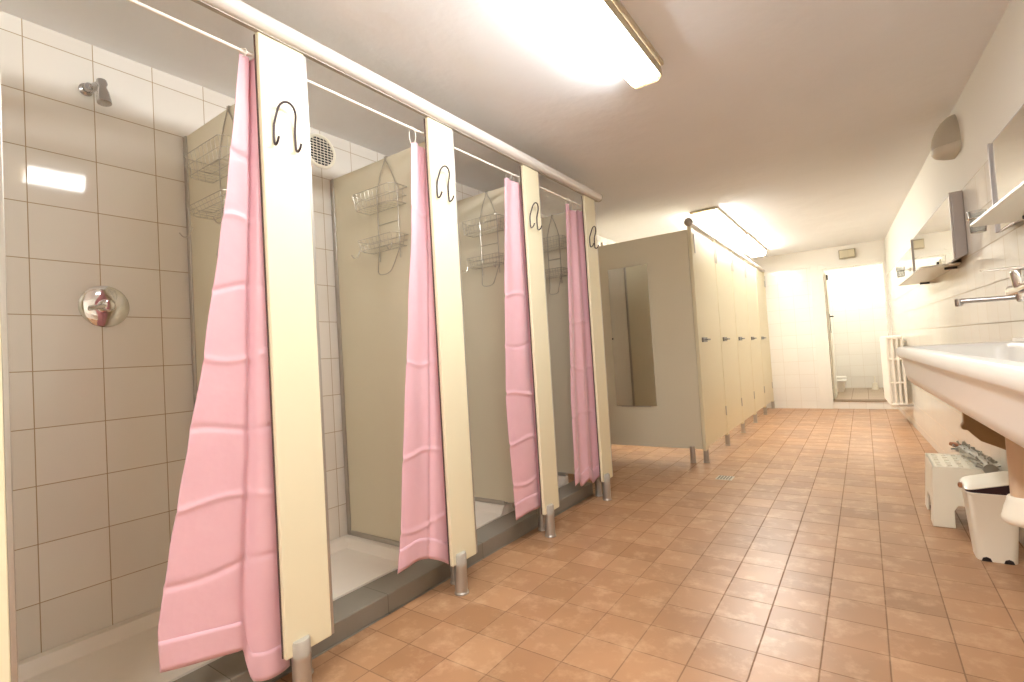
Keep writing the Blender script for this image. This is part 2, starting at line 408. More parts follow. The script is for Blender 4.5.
# third: straight narrow bundle
T3 = [(1.965, 2.205, 2.38, -1.527, -1.527), (1.35, 2.150, 2.38, -1.53, -1.524), (.78, 2.105, 2.38, -1.53, -1.524), (.36, 2.118, 2.38, -1.53, -1.524), (.10, 2.132, 2.38, -1.53, -1.524)]
def fold3(u, z): return .018*math.sin(u*PI*.95)+.010*math.sin(u*PI*4+1.0)*max(0, (z-.6)/1.6)-.014*g(u, .86, .06)-.010, 0
curtain('straight pink curtain with sharp folding creases, third from the camera', T3, lambda u: 1.968+.006*math.sin(u*9), lambda u: .150+.015*math.sin(u*PI), fold3, (.2, .6, .95), creases=[(1.33, .005), (1.06, -.004), (.80, .006), (.55, .005), (.33, .004)])
# fourth
T4 = [(1.96, 2.888, 3.122, -1.527, -1.527), (1.34, 2.850, 3.122, -1.53, -1.524), (.70, 2.805, 3.122, -1.535, -1.524), (.18, 2.785, 3.122, -1.535, -1.524), (.05, 2.785, 3.122, -1.535, -1.524)]
def fold4(u, z): return .012*math.sin(u*PI*4.2+.4)-.014*g(u, .62, .05)-.010, 0
curtain('pink curtain hanging in front of the last and farthest shower', T4, lambda u: 1.966+.012*math.sin(u*8+1), lambda u: .165-.03*u+.02*math.sin(u*14), fold4, (.1, .5, .9), creases=[(1.2, .004), (.9, .004), (.6, .004)])

# shower trays
tlab = ['white shower tray under the nearest shower', 'white shower tray between the first two coat hook panels, behind the second curtain',
        'white shower tray with a small drain, behind the third curtain', 'white shower tray of the farthest shower in the row']
for i in range(4):
    y0, y1 = YP[i]+.0005, YP[i+1]-.0005; x0, x1 = XL+.0005, -1.7905
    t = thing('shower_tray', tlab[i], 'shower tray', ((x0+x1)/2, (y0+y1)/2, 0), 'white shower trays')
    def hgt(x, y):
        d = min(x-x0, y-y0, y1-y)
        k = max(0, min(1, (d-.035)/.03)); k = k*k*(3-2*k)
        return lerp(.126, .082, k)
    nu, nv = 40, 52
    mb = MB(); mb.grid(lambda u, v: (lerp(x0, x1, u), lerp(y0, y1, v), hgt(lerp(x0, x1, u), lerp(y0, y1, v))), nu, nv)
    bd = [e for e in mb.bm.edges if e.is_boundary]
    r = bmesh.ops.extrude_edge_only(mb.bm, edges=bd)
    for v in [g_ for g_ in r['geom'] if isinstance(g_, bmesh.types.BMVert)]: v.co.z = 0
    mb.build('basin', 'tray', t, smooth=True)
    dr = MB().lathe([(.034, 0), (.034, .0035), (.026, .0045), (.0, .0035)], (-1.86, (y0+y1)/2-.13, .082), n=24); dr.build('drain', 'chrome_dull', t, smooth=True)

# shower head and valve of the nearest shower
sh = thing('wall_shower', 'small chrome shower head high on the tiled wall of the nearest shower', 'shower head', (XL, .63, 2.07))
MB().lathe([(.022, 0), (.022, .008), (.014, .014), (.013, .04)], (XL, .612, 2.072), 'X', 20).build('wall_flange', 'chrome_dull', sh, smooth=True)
MB().tube(smooth_path([(XL+.01, .617, 2.072), (XL+.055, .632, 2.078), (XL+.075, .637, 2.076)]), .013, 12).build('arm', 'chrome_dull', sh, smooth=True)
MB().lathe([(.008, -.016), (.015, -.012), (.017, 0), (.012, .012), (.014, .020), (.018, .035), (.022, .068), (.022, .076), (.018, .078)], (XL+.078, .638, 2.078), (.16, .03, -1), 22).build('spray_head', 'chrome_dull', sh, smooth=True)
sv = thing('shower_valve', 'round chrome shower mixer plate with a small lever on the nearest tiled wall', 'shower mixer', (XL, .644, 1.275))
MB().lathe([(.076, 0), (.076, .004), (.068, .010), (.03, .013)], (XL, .644, 1.275), 'X', 40).build('escutcheon', 'chrome', sv, smooth=True)
MB().lathe([(.024, .010), (.022, .04), (.017, .05), (.008, .052)], (XL, .644, 1.275), 'X', 24).build('cartridge', 'chrome', sv, smooth=True)
MB().tube(smooth_path([(XL+.04, .644, 1.275), (XL+.052, .62, 1.268), (XL+.056, .585, 1.262)]), [.010]*2+[.008]*0+[.0085]*100 if 0 else .008, 10).build('lever', 'chrome', sv, smooth=True)

# round ventilation grille in the second shower
vg = thing('ventilation_grille', 'round white ventilation grille high on the second shower wall', 'ventilation grille', (XL, 1.602, 2.14))
mb = MB(); pts = [(XL+.004, 1.585+.083*math.cos(a), 2.14+.083*math.sin(a)) for a in [2*PI*k/40 for k in range(40)]]
mb.tube(pts, .008, 8, closed=True); mb.build('ring', 'white_plastic', vg, smooth=True)
MB().lathe([(.076, 0), (.076, .002)], (XL, 1.585, 2.14), 'X', 40).build('opening', 'black', vg)
mb = MB()
for k in range(-5, 6):
    z = k*.0145; w = math.sqrt(max(0, .078**2-z*z)); mb.box(XL+.003, XL+.0045, 1.585-w, 1.585+w, 2.14+z-.0022, 2.14+z+.0018)
for k in range(-3, 4):
    y = k*.021; w = math.sqrt(max(0, .078**2-y*y)); mb.box(XL+.003, XL+.0045, 1.585+y-.0014, 1.585+y+.0014, 2.14-w, 2.14+w)
mb.build('slats', 'white_plastic', vg)

# wire caddies hung over the dividers
clab = ['chrome wire shower caddy half hidden by the nearest pink curtain', 'chrome wire shower caddy with a soap loop, left of the second pink curtain',
        'two-tier chrome wire shower caddy left of the third pink curtain', 'chrome wire shower caddy in the farthest shower, left of the last pink curtain']
xr = [(-2.04, -1.74), (-1.975, -1.69), (-1.93, -1.66), (-1.90, -1.66)]
for i in range(4):
    yp = YP[i+1]-.0125; xa, xb = xr[i]; xm = (xa+xb)/2
    t = thing('shower_caddy', clab[i], 'shower caddy', (xm, yp, 1.6), 'chrome wire caddies')
    def basket(z, h, d, inset):
        mb = MB(); r = .0013
        a, b = xa+inset, xb-inset; y0 = yp-.004; y1 = yp-d
        loop = lambda zz, s: [(a+s, y0, zz), (a+s, y1+.02+s, zz), (a+s+.02, y1+s, zz), (b-s-.02, y1+s, zz), (b-s, y1+.02+s, zz), (b-s, y0, zz)]
        mb.tube(loop(z+h, 0), r*1.2, 6, closed=True); mb.tube(loop(z, .012), r, 6, closed=True); mb.tube(loop(z+h*.5, .006), r*.8, 6, closed=True)
        n = 9
        for k in range(n+1):
            x = lerp(a+.015, b-.015, k/n)
            mb.tube([(x, y1, z+h), (lerp(x, xm, .06), y1+.012, z), (lerp(x, xm, .06), y0, z)], r*.8, 5)
        for x, s in ((a, 1), (b, -1)):
            for k in range(1, 4):
                y = lerp(y1, y0, k/4); mb.tube([(x, y, z+h), (x+s*.012, y, z)], r*.8, 5)
        return mb
    basket(1.745, .075, .105, 0).build('basket', 'wire', t)
    if i != 0: basket(1.548, .05, .095, .01).build('basket', 'wire', t)
    else: basket(1.60, .03, .10, .0).build('basket', 'wire', t)
    mb = MB()
    for x in (xa+.07, xb-.07): mb.tube([(x, yp-.003, 1.50), (x, yp-.003, 1.84), (lerp(x, xm, .5), yp-.003, 1.93), (xm+(x-xm)*.06, yp-.003, 1.985), (xm+(x-xm)*.06, yp-.002, 2.0035), (xm+(x-xm)*.06, YP[i+1]+.014, 2.0035), (xm+(x-xm)*.06, YP[i+1]+.015, 1.975)], .0024, 6)
    mb.tube([(xa+.07, yp-.003, 1.68), (xb-.07, yp-.003, 1.68)], .002, 6)
    mb.build('hanger', 'wire', t)
    MB().tube(smooth_path([(xa+.07, yp-.004, 1.55), (xa+.085, yp-.03, 1.47), (xm-.04, yp-.045, 1.425), (xm+.04, yp-.045, 1.425), (xb-.085, yp-.03, 1.47), (xb-.07, yp-.004, 1.55)]), .0022, 6).build('soap_loop', 'wire', t)
    for s, x in ((-1, xa+.03), (1, xb-.03)):
        mb = MB().tube(smooth_path([(x, yp-.09, 1.552), (x+s*.004, yp-.10, 1.518), (x+s*.01, yp-.118, 1.511), (x+s*.012, yp-.13, 1.528)]), .0022, 6)
        mb.build('hook', 'wire', t)

# wire coat hooks on the fronts
hlab = ['dark wire double coat hook on the nearest wide cream panel', 'dark wire double coat hook on the second cream panel from the camera',
        'dark wire double coat hook on the third cream panel from the camera', 'dark wire double coat hook on the farthest cream shower panel']
for i, yc in enumerate(YC[1:]):
    y = yc-.012 if i else yc-.006
    t = thing('coat_hook', hlab[i], 'coat hook', (-1.481, y, 1.78), 'dark wire coat hooks')
    F = -1.4795
    for_y = lambda s, k: y+s*k
    pts = [(F+.032, y-.038, 1.732), (F+.024, y-.038, 1.716), (F+.008, y-.037, 1.709), (F+.003, y-.037, 1.722), (F+.003, y-.036, 1.775), (F+.008, y-.034, 1.795)]
    pts += [(F+.016+.012*math.sin(a), y-.032*math.cos(a), 1.815+.040*math.sin(a)) for a in [PI*k/10 for k in range(11)]]
    pts += [(F+.008, y+.034, 1.795), (F+.003, y+.036, 1.775), (F+.003, y+.037, 1.722), (F+.008, y+.037, 1.709), (F+.024, y+.038, 1.716), (F+.032, y+.038, 1.732)]
    MB().tube(smooth_path(pts, 1), .0036, 8).build('wire_loop', 'dark_wire', t, smooth=True)

# ------------------------------------------------------------------ toilet cubicles
CX = -1.148
ep = thing('cubicle_side_panel', 'wide cream side panel of the toilet cubicles carrying a tall mirror', 'partition', (-1.7, 4.41, 0))
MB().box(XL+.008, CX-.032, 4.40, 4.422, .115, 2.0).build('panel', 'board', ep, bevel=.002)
MB().lathe([(.026, 0), (.026, .006), (.022, .01), (.022, .135), (.018, .14)], (CX-.115, 4.388, 0), n=22).build('leg', 'alu', ep, smooth=True)
MB().box(XL+.15, XL+.19, 4.392, 4.43, 1.985, 2.03).build('panel_clip', 'white_plastic', ep, bevel=.004)
MB().box(-1.98, -1.96, 4.385, 4.40, 1.995, 2.03).build('panel_clip', 'white_plastic', ep, bevel=.004)
tm = thing('wall_mirror', 'tall frameless mirror fixed on the cream side panel of the toilet cubicles', 'mirror', (-1.74, 4.395, 1.1))
MB().box(-1.93, -1.547, 4.392, 4.3995, .48, 1.76).build('glass', 'mirror', tm, bevel=.0015)
MB().box(-1.932, -1.920, 4.389, 4.3995, 1.10, 1.115).build('clip', 'black', tm)
MB().box(-1.88, -1.60, 4.388, 4.3998, .474, .482).build('bottom_strip', 'alu', tm)

post_y = [4.40, 5.22, 5.99, 6.76, 7.53, 8.245]
post_w = [.085, .055, .055, .055, .055, .05]
plb = ['cream corner post of the toilet cubicles, nearest the camera', 'narrow cream post between the first and second cubicle doors', 'narrow cream post between the second and third cubicle doors',
       'narrow cream post between the third and fourth cubicle doors', 'narrow cream post between the fourth and fifth cubicle doors', 'narrow cream end post of the cubicles against the back wall']
for i, (y, w) in enumerate(zip(post_y, post_w)):
    t = thing('cubicle_post', plb[i], 'post', (CX, y, 0), 'cream cubicle posts')
    MB().box(CX-.03, CX, y, y+w, .10, 2.03).build('upright', 'panel', t, bevel=.006)
    MB().lathe([(.027, 0), (.027, .006), (.022, .01), (.022, .11)], (CX-.015, y+min(w/2, .03), 0), n=20).build('leg', 'alu', t, smooth=True)
    MB().box(CX, CX+.006, y+w-.016, y+w, 1.80, 1.97).build('cover_strip', 'alu', t, bevel=.001)
dlab = ['cream cubicle door nearest the camera, beside the corner post', 'second cream cubicle door from the camera', 'third and middle cream cubicle door', 'fourth cream cubicle door from the camera', 'farthest cream cubicle door, next to the back wall']
for i in range(5):
    y0 = post_y[i]+post_w[i]+.006; y1 = post_y[i+1]-.006
    t = thing('cubicle_door', dlab[i], 'cubicle door', (CX, (y0+y1)/2, 0), 'cream cubicle doors')
    MB().box(CX-.024, CX-.003, y0, y1, .125, 2.005).build('leaf', 'panel', t, bevel=.002)
    hd = MB().box(CX-.003, CX+.012, y0+.02, y0+.155, 1.025, 1.065); hd.tube([(CX+.012, y0+.055, 1.045), (CX+.034, y0+.055, 1.045), (CX+.036, y0+.14, 1.045)], .008, 8)
    hd.build('latch', 'handle', t, bevel=.002)
    for z in (.30, 1.80):
        MB().cyl((CX-.001, y1-.004, z), (CX-.001, y1-.004, z+.09), .007, n=10).build('hinge', 'alu', t)
cr = thing('cubicle_rail', 'round grey-white rail with a ball end along the top of the toilet cubicles', 'rail', (CX, 6.3, 2.05))
MB().cyl((CX-.012, 4.40, 2.052), (CX-.012, 8.298, 2.052), .024, n=24).build('tube', 'rail', cr, smooth=True)
MB().sphere((CX-.012, 4.392, 2.060), .037, 12).build('end_ball', 'grey_plastic', cr, smooth='all')

# ------------------------------------------------------------------ ceiling lights
def ceiling_light(label, xc, y0, y1, w, mat, depth=.075, side=False):
    t = thing('ceiling_light', label, 'ceiling light', (xc, (y0+y1)/2, CEIL), 'fluorescent ceiling lights')
    MB().box(xc-w*.66, xc+w*.62, y0+.01, y1-.01, CEIL-.022, CEIL-.0005).build('base', 'lamp_base', t, bevel=.003)
    prof = [(-w/2, CEIL-.022), (-w/2, CEIL-depth+.018), (-w/2+.018, CEIL-depth), (w/2-.018, CEIL-depth), (w/2, CEIL-depth+.018), (w/2, CEIL-.022)]
    MB().prism(prof, lambda x, z: (xc+x, y0+.022, z), lambda x, z: (xc+x, y1-.022, z)).build('diffuser', mat, t)
    if side: MB().box(xc+w/2+.001, xc+w/2+.004, y0+.005, y1-.005, CEIL-depth+.012, CEIL-.023).build('side_reflector', 'lamp_base', t)
    for a, b in ((y0, y0+.022), (y1-.022, y1)):
        MB().prism([(x*1.03, z-.002 if z < CEIL-.03 else z) for x, z in prof], lambda x, z: (xc+x, a, z), lambda x, z: (xc+x, b, z)).build('end_cap', 'lamp_end', t, bevel=.003)
ceiling_light('lit fluorescent ceiling light above the second shower, nearest the camera', -.715, .72, 2.19, .135, 'lamp', side=True)
ceiling_light('lit fluorescent ceiling light above the first cubicle doors', -1.128, 4.80, 6.20, .19, 'lamp_far')
ceiling_light('lit fluorescent ceiling light above the far cubicle doors, next to the back wall', -1.118, 6.24, 7.66, .19, 'lamp_far')
ceiling_light('unseen fill light added behind the camera to brighten the room', -.55, -1.9, -.40, .135, 'lamp_fill')  # unseen lamp, added to fill the showers and ceiling with light
t = thing('ceiling_light', 'lit round ceiling light in the small room behind the doorway', 'ceiling light', (-.02, 9.4, 2.5))
MB().lathe([(.12, 2.4995), (.12, 2.47), (.10, 2.44), (.02, 2.43)], (-.02, 9.4, 0), n=28).build('diffuser', emit('lit_round_diffuser', (1, .97, .86, 1), 95), t, smooth=True)

# ------------------------------------------------------------------ right wall: mirrors, shelves, basin
def mirror_cabinet(label, y0, y1):
    t = thing('mirror_cabinet', label, 'mirror', (0, (y0+y1)/2, 1.4), 'washroom mirrors', WF)
    z0, z1 = 1.405, 1.772
    mb = MB()
    prof = [(-.0005, z0+.012), (-.050, z0-.012), (-.050, z1), (-.0005, z1)]
    mb.prism(prof, lambda x, z: (x, y0, z), lambda x, z: (x, y1, z)); mb.build('frame', 'mirror_frame', t, WF, bevel=.003)
    MB().prism([(-.0505, z0-.004), (-.0525, z0-.004), (-.0525, z1-.008), (-.0505, z1-.008)], lambda x, z: (x, y0+.014, z), lambda x, z: (x, y1-.014, z)).build('glass', 'mirror', t, WF)
    for ya_, yb_ in ((y0, y0+.012), (y1-.012, y1)):
        MB().box(-.061, -.0502, ya_, yb_, z0-.010, z1).build('edge_trim', 'mirror_frame', t, WF, bevel=.002)
mirror_cabinet('long mirror at the far end of the washroom wall, beyond the taps', 3.735, 5.36)
mirror_cabinet('mirror cut by the right edge of the photo, nearest the camera', 1.25, 2.90)

def wall_shelf(label, y0, y1, z):
    t = thing('wall_shelf', label, 'shelf', (0, (y0+y1)/2, z), 'white wall shelves', WF)
    def rr(x, w, dz): return [(-.004-w*.0, y0, dz)]
    pl = [(-.002, y0), (-.165, y0), (-.185, y0+.02), (-.185, y1-.02), (-.165, y1), (-.002, y1)]
    MB().prism(pl, lambda x, y: (x, y, z), lambda x, y: (x, y, z+.012)).build('board', 'shelf', t, WF, bevel=.003)
    for y in (y0+.12, y1-.12):
        b = MB().cyl((-.0005, y, z-.007), (-.06, y, z-.007), .007, n=14); b.build('bracket', 'black', t, WF, smooth=True)
wall_shelf('opal white shelf under the far long mirror', 3.92, 5.18, 1.382)
wall_shelf('opal white shelf under the near mirror, cut by the right edge of the photo', 1.25, 2.66, 1.395)

def tumbler(label, y, z, o):
    t = thing('tumbler_holder', label, 'tumbler', (0, y, z), 'glass tumblers in wall holders', WF)
    MB().lathe([(.020, 0), (.020, .006), (.008, .010), (.007, o-.036)], (-.0005, y, z+.065), (-1, 0, 0), 16).build('wall_arm', 'chrome', t, WF, smooth=True)
    MB().tube([(-o+.036*math.cos(a), y+.036*math.sin(a), z+.065) for a in [2*PI*k/24 for k in range(24)]], .003, 6, closed=True).build('ring', 'chrome', t, WF, smooth=True)
    MB().lathe([(.026, 0), (.028, .003), (.0335, .10), (.0315, .10), (.0265, .006)], (-o, y, z), n=24).build('glass', 'glass', t, WF, smooth=True)
tumbler('clear glass tumbler in a chrome holder between the two mirrors', 3.14, 1.44, .065)
tumbler('clear glass tumbler in a chrome holder past the far end of the far mirror', 6.05, 1.53, .075)

# trough basin
bs = thing('wash_trough', 'long white ceramic wash trough mounted along the right wall', 'washbasin', (-.2, 1.9, .7), None, WF)
BX0, BX1, BY0, BY1 = -.420, -.003, .35, 2.99
def rrect(ins, z, r=.045, nb=6):
    x0, x1, y0, y1 = BX0+ins, BX1-min(ins, .05 if ins < .2 else ins), BY0+ins, BY1-ins
    r = max(.008, min(r, (x1-x0)/2-.002)); P = []
    for cx, cy, a0 in ((x1-r, y1-r, 0), (x0+r, y1-r, PI/2), (x0+r, y0+r, PI), (x1-r, y0+r, 1.5*PI)):
        for k in range(nb+1):
            a = a0+PI/2*k/nb; P.append((cx+r*math.cos(a), cy+r*math.sin(a), z))
    return P
rings = [rrect(.13, .80), rrect(.085, .805), rrect(.065, .825), rrect(.052, .895), rrect(.044, .926), rrect(.036, .9345), rrect(.014, .936), rrect(.005, .933), rrect(.0, .925), rrect(.0, .897), rrect(.004, .890),
         rrect(.012, .886), rrect(.018, .872), rrect(.024, .81), rrect(.032, .784), rrect(.050, .764), rrect(.09, .748), rrect(.15, .742)]
MB().loft(rings).build('trough', 'ceramic', bs, WF, smooth=True)
MB().box(-.030, -.004, BY0+.05, BY1-.05, .9340, .950).build('wall_ledge', 'ceramic', bs, WF, bevel=.004)
MB().lathe([(.03, 0), (.03, .003), (.022, .004), (.005, .002)], (-.2, 2.15, .8005), n=24).build('drain', 'chrome', bs, WF, smooth=True)

# wall bracket under it
wk = thing('basin_bracket', 'brown iron wall bracket under the far end of the wash trough', 'bracket', (0, 2.97, .6), None, WF)
poly = [(-.0005, .738), (-.235, .738), (-.235, .70), (-.215, .66), (-.215, .60), (-.225, .585), (-.222, .568), (-.205, .566), (-.19, .548), (-.165, .520), (-.12, .500), (-.09, .486), (-.05, .468), (-.0005, .45)]
MB().prism([(x, z) for x, z in poly], lambda x, z: (x, 2.885, z), lambda x, z: (x, 2.915, z)).build('web', 'brown', wk, WF, bevel=.004)
MB().box(-.012, -.0005, 2.86, 2.94, .45, .738).build('wall_plate', 'brown', wk, WF, bevel=.003)

# bottle trap
bt = thing('bottle_trap', 'white drain pipe with a bulging bottle trap under the wash trough, at the right edge', 'drain trap', (-.2, 2.24, .5), None, WF)
TX, TY = -.19, 2.24
MB().lathe([(.030, .744), (.030, .44), (.034, .435), (.034, .425)], (TX, TY, 0), n=28).build('tailpipe', pr('shaded_white_pipe', srgb(206, 178, 150), .4), bt, WF, smooth=True)  # white pipe coloured beige for the shade under the trough
MB().lathe([(.036, .458), (.039, .454), (.041, .442), (.047, .425), (.052, .403), (.056, .392), (.056, .382), (.050, .374), (.046, .370), (.02, .368)], (TX, TY, 0), n=32).build('cup', 'white_plastic2', bt, WF, smooth=True)
MB().tube(smooth_path([(TX, TY, .46), (TX+.07, TY, .465), (TX+.12, TY, .465), (-.0008, TY, .465)]), .018, 14).build('outlet_pipe', 'white_plastic2', bt, WF, smooth=True)

# tap
tp = thing('wall_tap', 'chrome single lever wall tap with a long swivel spout above the wash trough', 'tap', (0, 2.6, 1.13), None, WF)
b = MB().cyl((-.06, 2.38, 1.137), (-.06, 2.74, 1.137), .022, n=24); b.build('body', 'chrome', tp, WF, bevel=.003, smooth=True)
for y in (2.42, 2.56):
    MB().lathe([(.032, 0), (.032, .006), (.018, .016), (.015, .05)], (-.0005, y, 1.137), (-1, 0, 0), 22).build('wall_flange', 'chrome', tp, WF, smooth=True)
MB().lathe([(.021, .0), (.024, .012), (.024, .054), (.021, .062), (.004, .064)], (-.065, 2.60, 1.142), (-.10, 0, 1), 24).build('cartridge', 'chrome', tp, WF, smooth=True)
lv = MB(); lv.loft([[(-.05, 2.578, 1.205), (-.05, 2.622, 1.205), (-.05, 2.622, 1.219), (-.05, 2.578, 1.219)], [(-.09, 2.582, 1.209), (-.09, 2.618, 1.209), (-.09, 2.618, 1.219), (-.09, 2.582, 1.219)], [(-.175, 2.588, 1.214), (-.175, 2.612, 1.214), (-.175, 2.612, 1.2195), (-.175, 2.588, 1.2195)]])
lv.build('lever', 'chrome', tp, WF, bevel=.002)
MB().lathe([(.019, 0), (.019, .022), (.014, .03)], (-.063, 2.61, 1.118), (0, 0, -1), 20).build('swivel', 'chrome', tp, WF, smooth=True)
sp = MB().tube(smooth_path([(-.063, 2.61, 1.112), (-.072, 2.617, 1.107), (-.12, 2.65, 1.108), (-.215, 2.70, 1.112), (-.222, 2.704, 1.112)]), .0095, 14)
sp.build('spout', 'chrome_dull', tp, WF, smooth=True)
MB().lathe([(.013, -.013), (.0135, .010), (.011, .017)], (-.226, 2.706, 1.109), (0, 0, -1), 18).build('aerator', 'chrome_dull', tp, WF, smooth=True)

# sconce under the ceiling
sc = thing('wall_sconce', 'grey half-cone wall lamp just under the ceiling, above the far mirror', 'wall lamp', (0, 3.78, 2.0), None, WF)
def half(r, z, n=18, yc=3.78): return [(-r*math.sin(PI*k/n)*1.0-.0006, yc+r*math.cos(PI*k/n), z) for k in range(n+1)]
MB().loft([half(.109, 2.036), half(.110, 2.065), half(.104, 2.10), half(.088, 2.14), half(.062, 2.18), half(.035, 2.205), half(.012, 2.215)]).build('shade', 'sconce', sc, WF, smooth=True)
MB().loft([half(.078, 1.985), half(.100, 1.995), half(.112, 2.012), half(.114, 2.030), half(.109, 2.0355)]).build('rim', 'sconce_rim', sc, WF, smooth=True)

# ------------------------------------------------------------------ things on the floor at the right
# white step stool with slotted top
so = thing('step_stool', 'white plastic step stool with a slotted top beside the bin', 'stool', (.37, 3.54, 0))
x0, x1, y0, y1, H = .243, .478, 3.352, 3.72, .302
def sk(u): return .018*u         # flare toward the floor
mb = MB(); n = 0
# top with slots: a grid with holes, solidified
nx, ny = 11, 11
def keep(i, j): return not (i % 2 == 1 and j % 2 == 1 and 0 < i < nx-1 and 0 < j < ny-1 and (i//2+j//2) % 1 == 0)
xs = [lerp(x0, x1, i/nx) for i in range(nx+1)]; ys = [lerp(y0, y1, j/ny) for j in range(ny+1)]
vv = {}
def V(i, j, z):
    if (i, j, z) not in vv: vv[(i, j, z)] = mb.bm.verts.new((xs[i], ys[j], z))
    return vv[(i, j, z)]
for i in range(nx):
    for j in range(ny):
        if keep(i, j):
            mb.bm.faces.new((V(i, j, H), V(i+1, j, H), V(i+1, j+1, H), V(i, j+1, H)))
topo = mb.build('top', 'white_plastic', so); m = topo.modifiers.new('thickness', 'SOLIDIFY'); m.thickness = .014; m.offset = -1
def skirt(p, q, nrm, hole):
    """one side wall with an arched cut-out between its two legs"""
    P, Q = Vector(p), Vector(q); d = (Q-P); nv = Vector(nrm)
    pts = [(0, H), (1, H), (1, 0), (1-hole, 0), (1-hole, .085), (1-hole-.06, .112), (hole+.06, .112), (hole, .085), (hole, 0), (0, 0)]
    def f(u, z, off):
        k = (H-z)/H; s = 1+.10*k
        b = P+d*(.5+(u-.5)*s)+nv*(.018*k-off); return (b.x, b.y, z)
    return MB().prism(pts, lambda u, z: f(u, z, 0), lambda u, z: f(u, z, .012))
skirt((x0, y0, 0), (x1, y0, 0), (0, -1, 0), .32).build('side', 'white_plastic', so, bevel=.004)
skirt((x0, y1, 0), (x1, y1, 0), (0, 1, 0), .32).build('side', 'white_plastic', so, bevel=.004)
skirt((x0, y0, 0), (x0, y1, 0), (-1, 0, 0), .26).build('side', 'white_plastic', so, bevel=.004)
skirt((x1, y0, 0), (x1, y1, 0), (1, 0, 0), .26).build('side', 'white_plastic', so, bevel=.004)

# grey bath mat with suction cups, lying folded on the stool
bm_ = thing('bath_mat', 'grey bath mat with suction cup spikes lying folded on the white stool', 'bath mat', (.46, 3.5, .303))
mb = MB()
rl = [(.443, 3.20, .334), (.441, 3.30, .336), (.433, 3.42, .335), (.424, 3.56, .334), (.412, 3.66, .334), (.400, 3.72, .336)]
mb.tube(smooth_path(rl), .026, 14)
MB().lathe([(.012, 0), (.014, .03), (.010, .055)], (.400, 3.70, .352), (-.65, .55, .1), 14).build('end_tab', 'rust', bm_, smooth=True)
rng = random.Random(3)
for k in range(64):
    t_ = rng.random(); a = rng.uniform(-.6, PI*1.0); i = min(int(t_*5), 4); p = Vector(rl[i]).lerp(Vector(rl[i+1]), t_*5-i)
    d = Vector((math.cos(a), rng.uniform(-.3, .3), max(.05, math.sin(a)))).normalized()
    b0 = p+d*.022; l = rng.uniform(.012, .03)
    mb.tube([b0, b0+d*l*.6, b0+d*l], [.004, .003, .006], 8)
mb.build('roll', 'mat', bm_, smooth=True)

# pedal bin
bn = thing('waste_bin', 'small white swing-lid bin with a dark opening, standing in front of the stool', 'bin', (.40, 2.99, 0))
cxb, cyb = .402, 2.985
def sq(wx, wy, z, r=.03, nb=5, dx=0, dy=0, tilt=0, tx=0):
    P = []
    for sx, sy, a0 in ((1, 1, 0), (-1, 1, PI/2), (-1, -1, PI), (1, -1, 1.5*PI)):
        for k in range(nb+1):
            a = a0+PI/2*k/nb; x = sx*(wx-r)+r*math.cos(a); y = sy*(wy-r)+r*math.sin(a)
            P.append((cxb+dx+x, cyb+dy+y, z+tilt*y+tx*x))
    return P
MB().loft([sq(.066, .068, 0), sq(.067, .069, .02), sq(.085, .088, .284), sq(.088, .091, .288), sq(.088, .091, .294), sq(.078, .082, .294), sq(.060, .062, .02)]).build('body', 'white_plastic2', bn, smooth=True)
for x in (cxb-.035, cxb+.035):
    MB().prism([(-.017, 0), (-.012, .014), (0, .019), (.012, .014), (.017, 0)], lambda u, z: (x+u, cyb-.0700, z), lambda u, z: (x+u, cyb-.060, z)).build('foot_notch', 'black', bn)
# dark swing opening wedge under a tilted white lid
MB().loft([sq(.084, .087, .294), sq(.086, .089, .297), sq(.086, .089, .328, tx=.26, tilt=.02)]).build('opening', 'maroon', bn, smooth=True)
MB().loft([sq(.088, .091, .326, tx=.26, tilt=.02), sq(.089, .092, .331, tx=.26, tilt=.03), sq(.082, .085, .338, tx=.26, tilt=.06), sq(.05, .05, .341, tx=.26, tilt=.06)]).build('lid', 'white_plastic2', bn, smooth=True)
MB().lathe([(.012, 0), (.012, .010), (.006, .014)], (cxb-.090, cyb-.02, .308), (-1, 0, 0), 16).build('hinge_knob', 'rust', bn, smooth=True)

# floor drain
fd = thing('floor_drain', 'small square metal drain grate set in the terracotta floor', 'floor drain', (-.915, 3.955, 0))
MB().box(-.972, -.858, 3.895, 4.015, -.001, .003).build('plate', 'drainage', fd, bevel=.001)
mb = MB()
for k in range(-2, 3):
    for l in range(-2, 3): mb.box(-.915+k*.02-.006, -.915+k*.02+.006, 3.955+l*.021-.006, 3.955+l*.021+.006, .0025, .0036)
mb.build('slots', 'black', fd)

# radiator on the right wall near the corner
rd = thing('radiator', 'white column radiator on the right wall beside the far doorway', 'radiator', (-.12, 6.9, .2), None, WF)
RY0, nsec = 6.75, 14
for k in range(nsec):
    y = RY0+k*.055; mb = MB()
    for c in range(4):
        x = -.048-c*.043
        mb.tube([(x, y, .235), (x, y, .96)], .0125, 10)
    for z in (.235, .47, .72, .955):
        mb.tube([(-.048, y, z), (-.048-3*.043, y, z)], .019 if z in (.235, .955) else .012, 10)
    mb.build('section', 'radiator', rd, WF, smooth=True)
for z in (.235, .955):
    MB().tube([(-.112, RY0-.02, z), (-.112, RY0+nsec*.055-.035, z)], .017, 10).build('header', 'radiator', rd, WF, smooth=True)
for y in (RY0+.137, RY0+.523):
    MB().cyl((-.0005, y, .9), (-.08, y, .9), .008, n=10).build('wall_bracket', 'radiator', rd, WF)
MB().tube(smooth_path([(-.112, RY0-.015, .235), (-.112, RY0-.05, .235), (-.10, RY0-.06, .235), (-.0008, RY0-.06, .235)]), .011, 10).build('supply_pipe', 'alu', rd, WF, smooth=True)

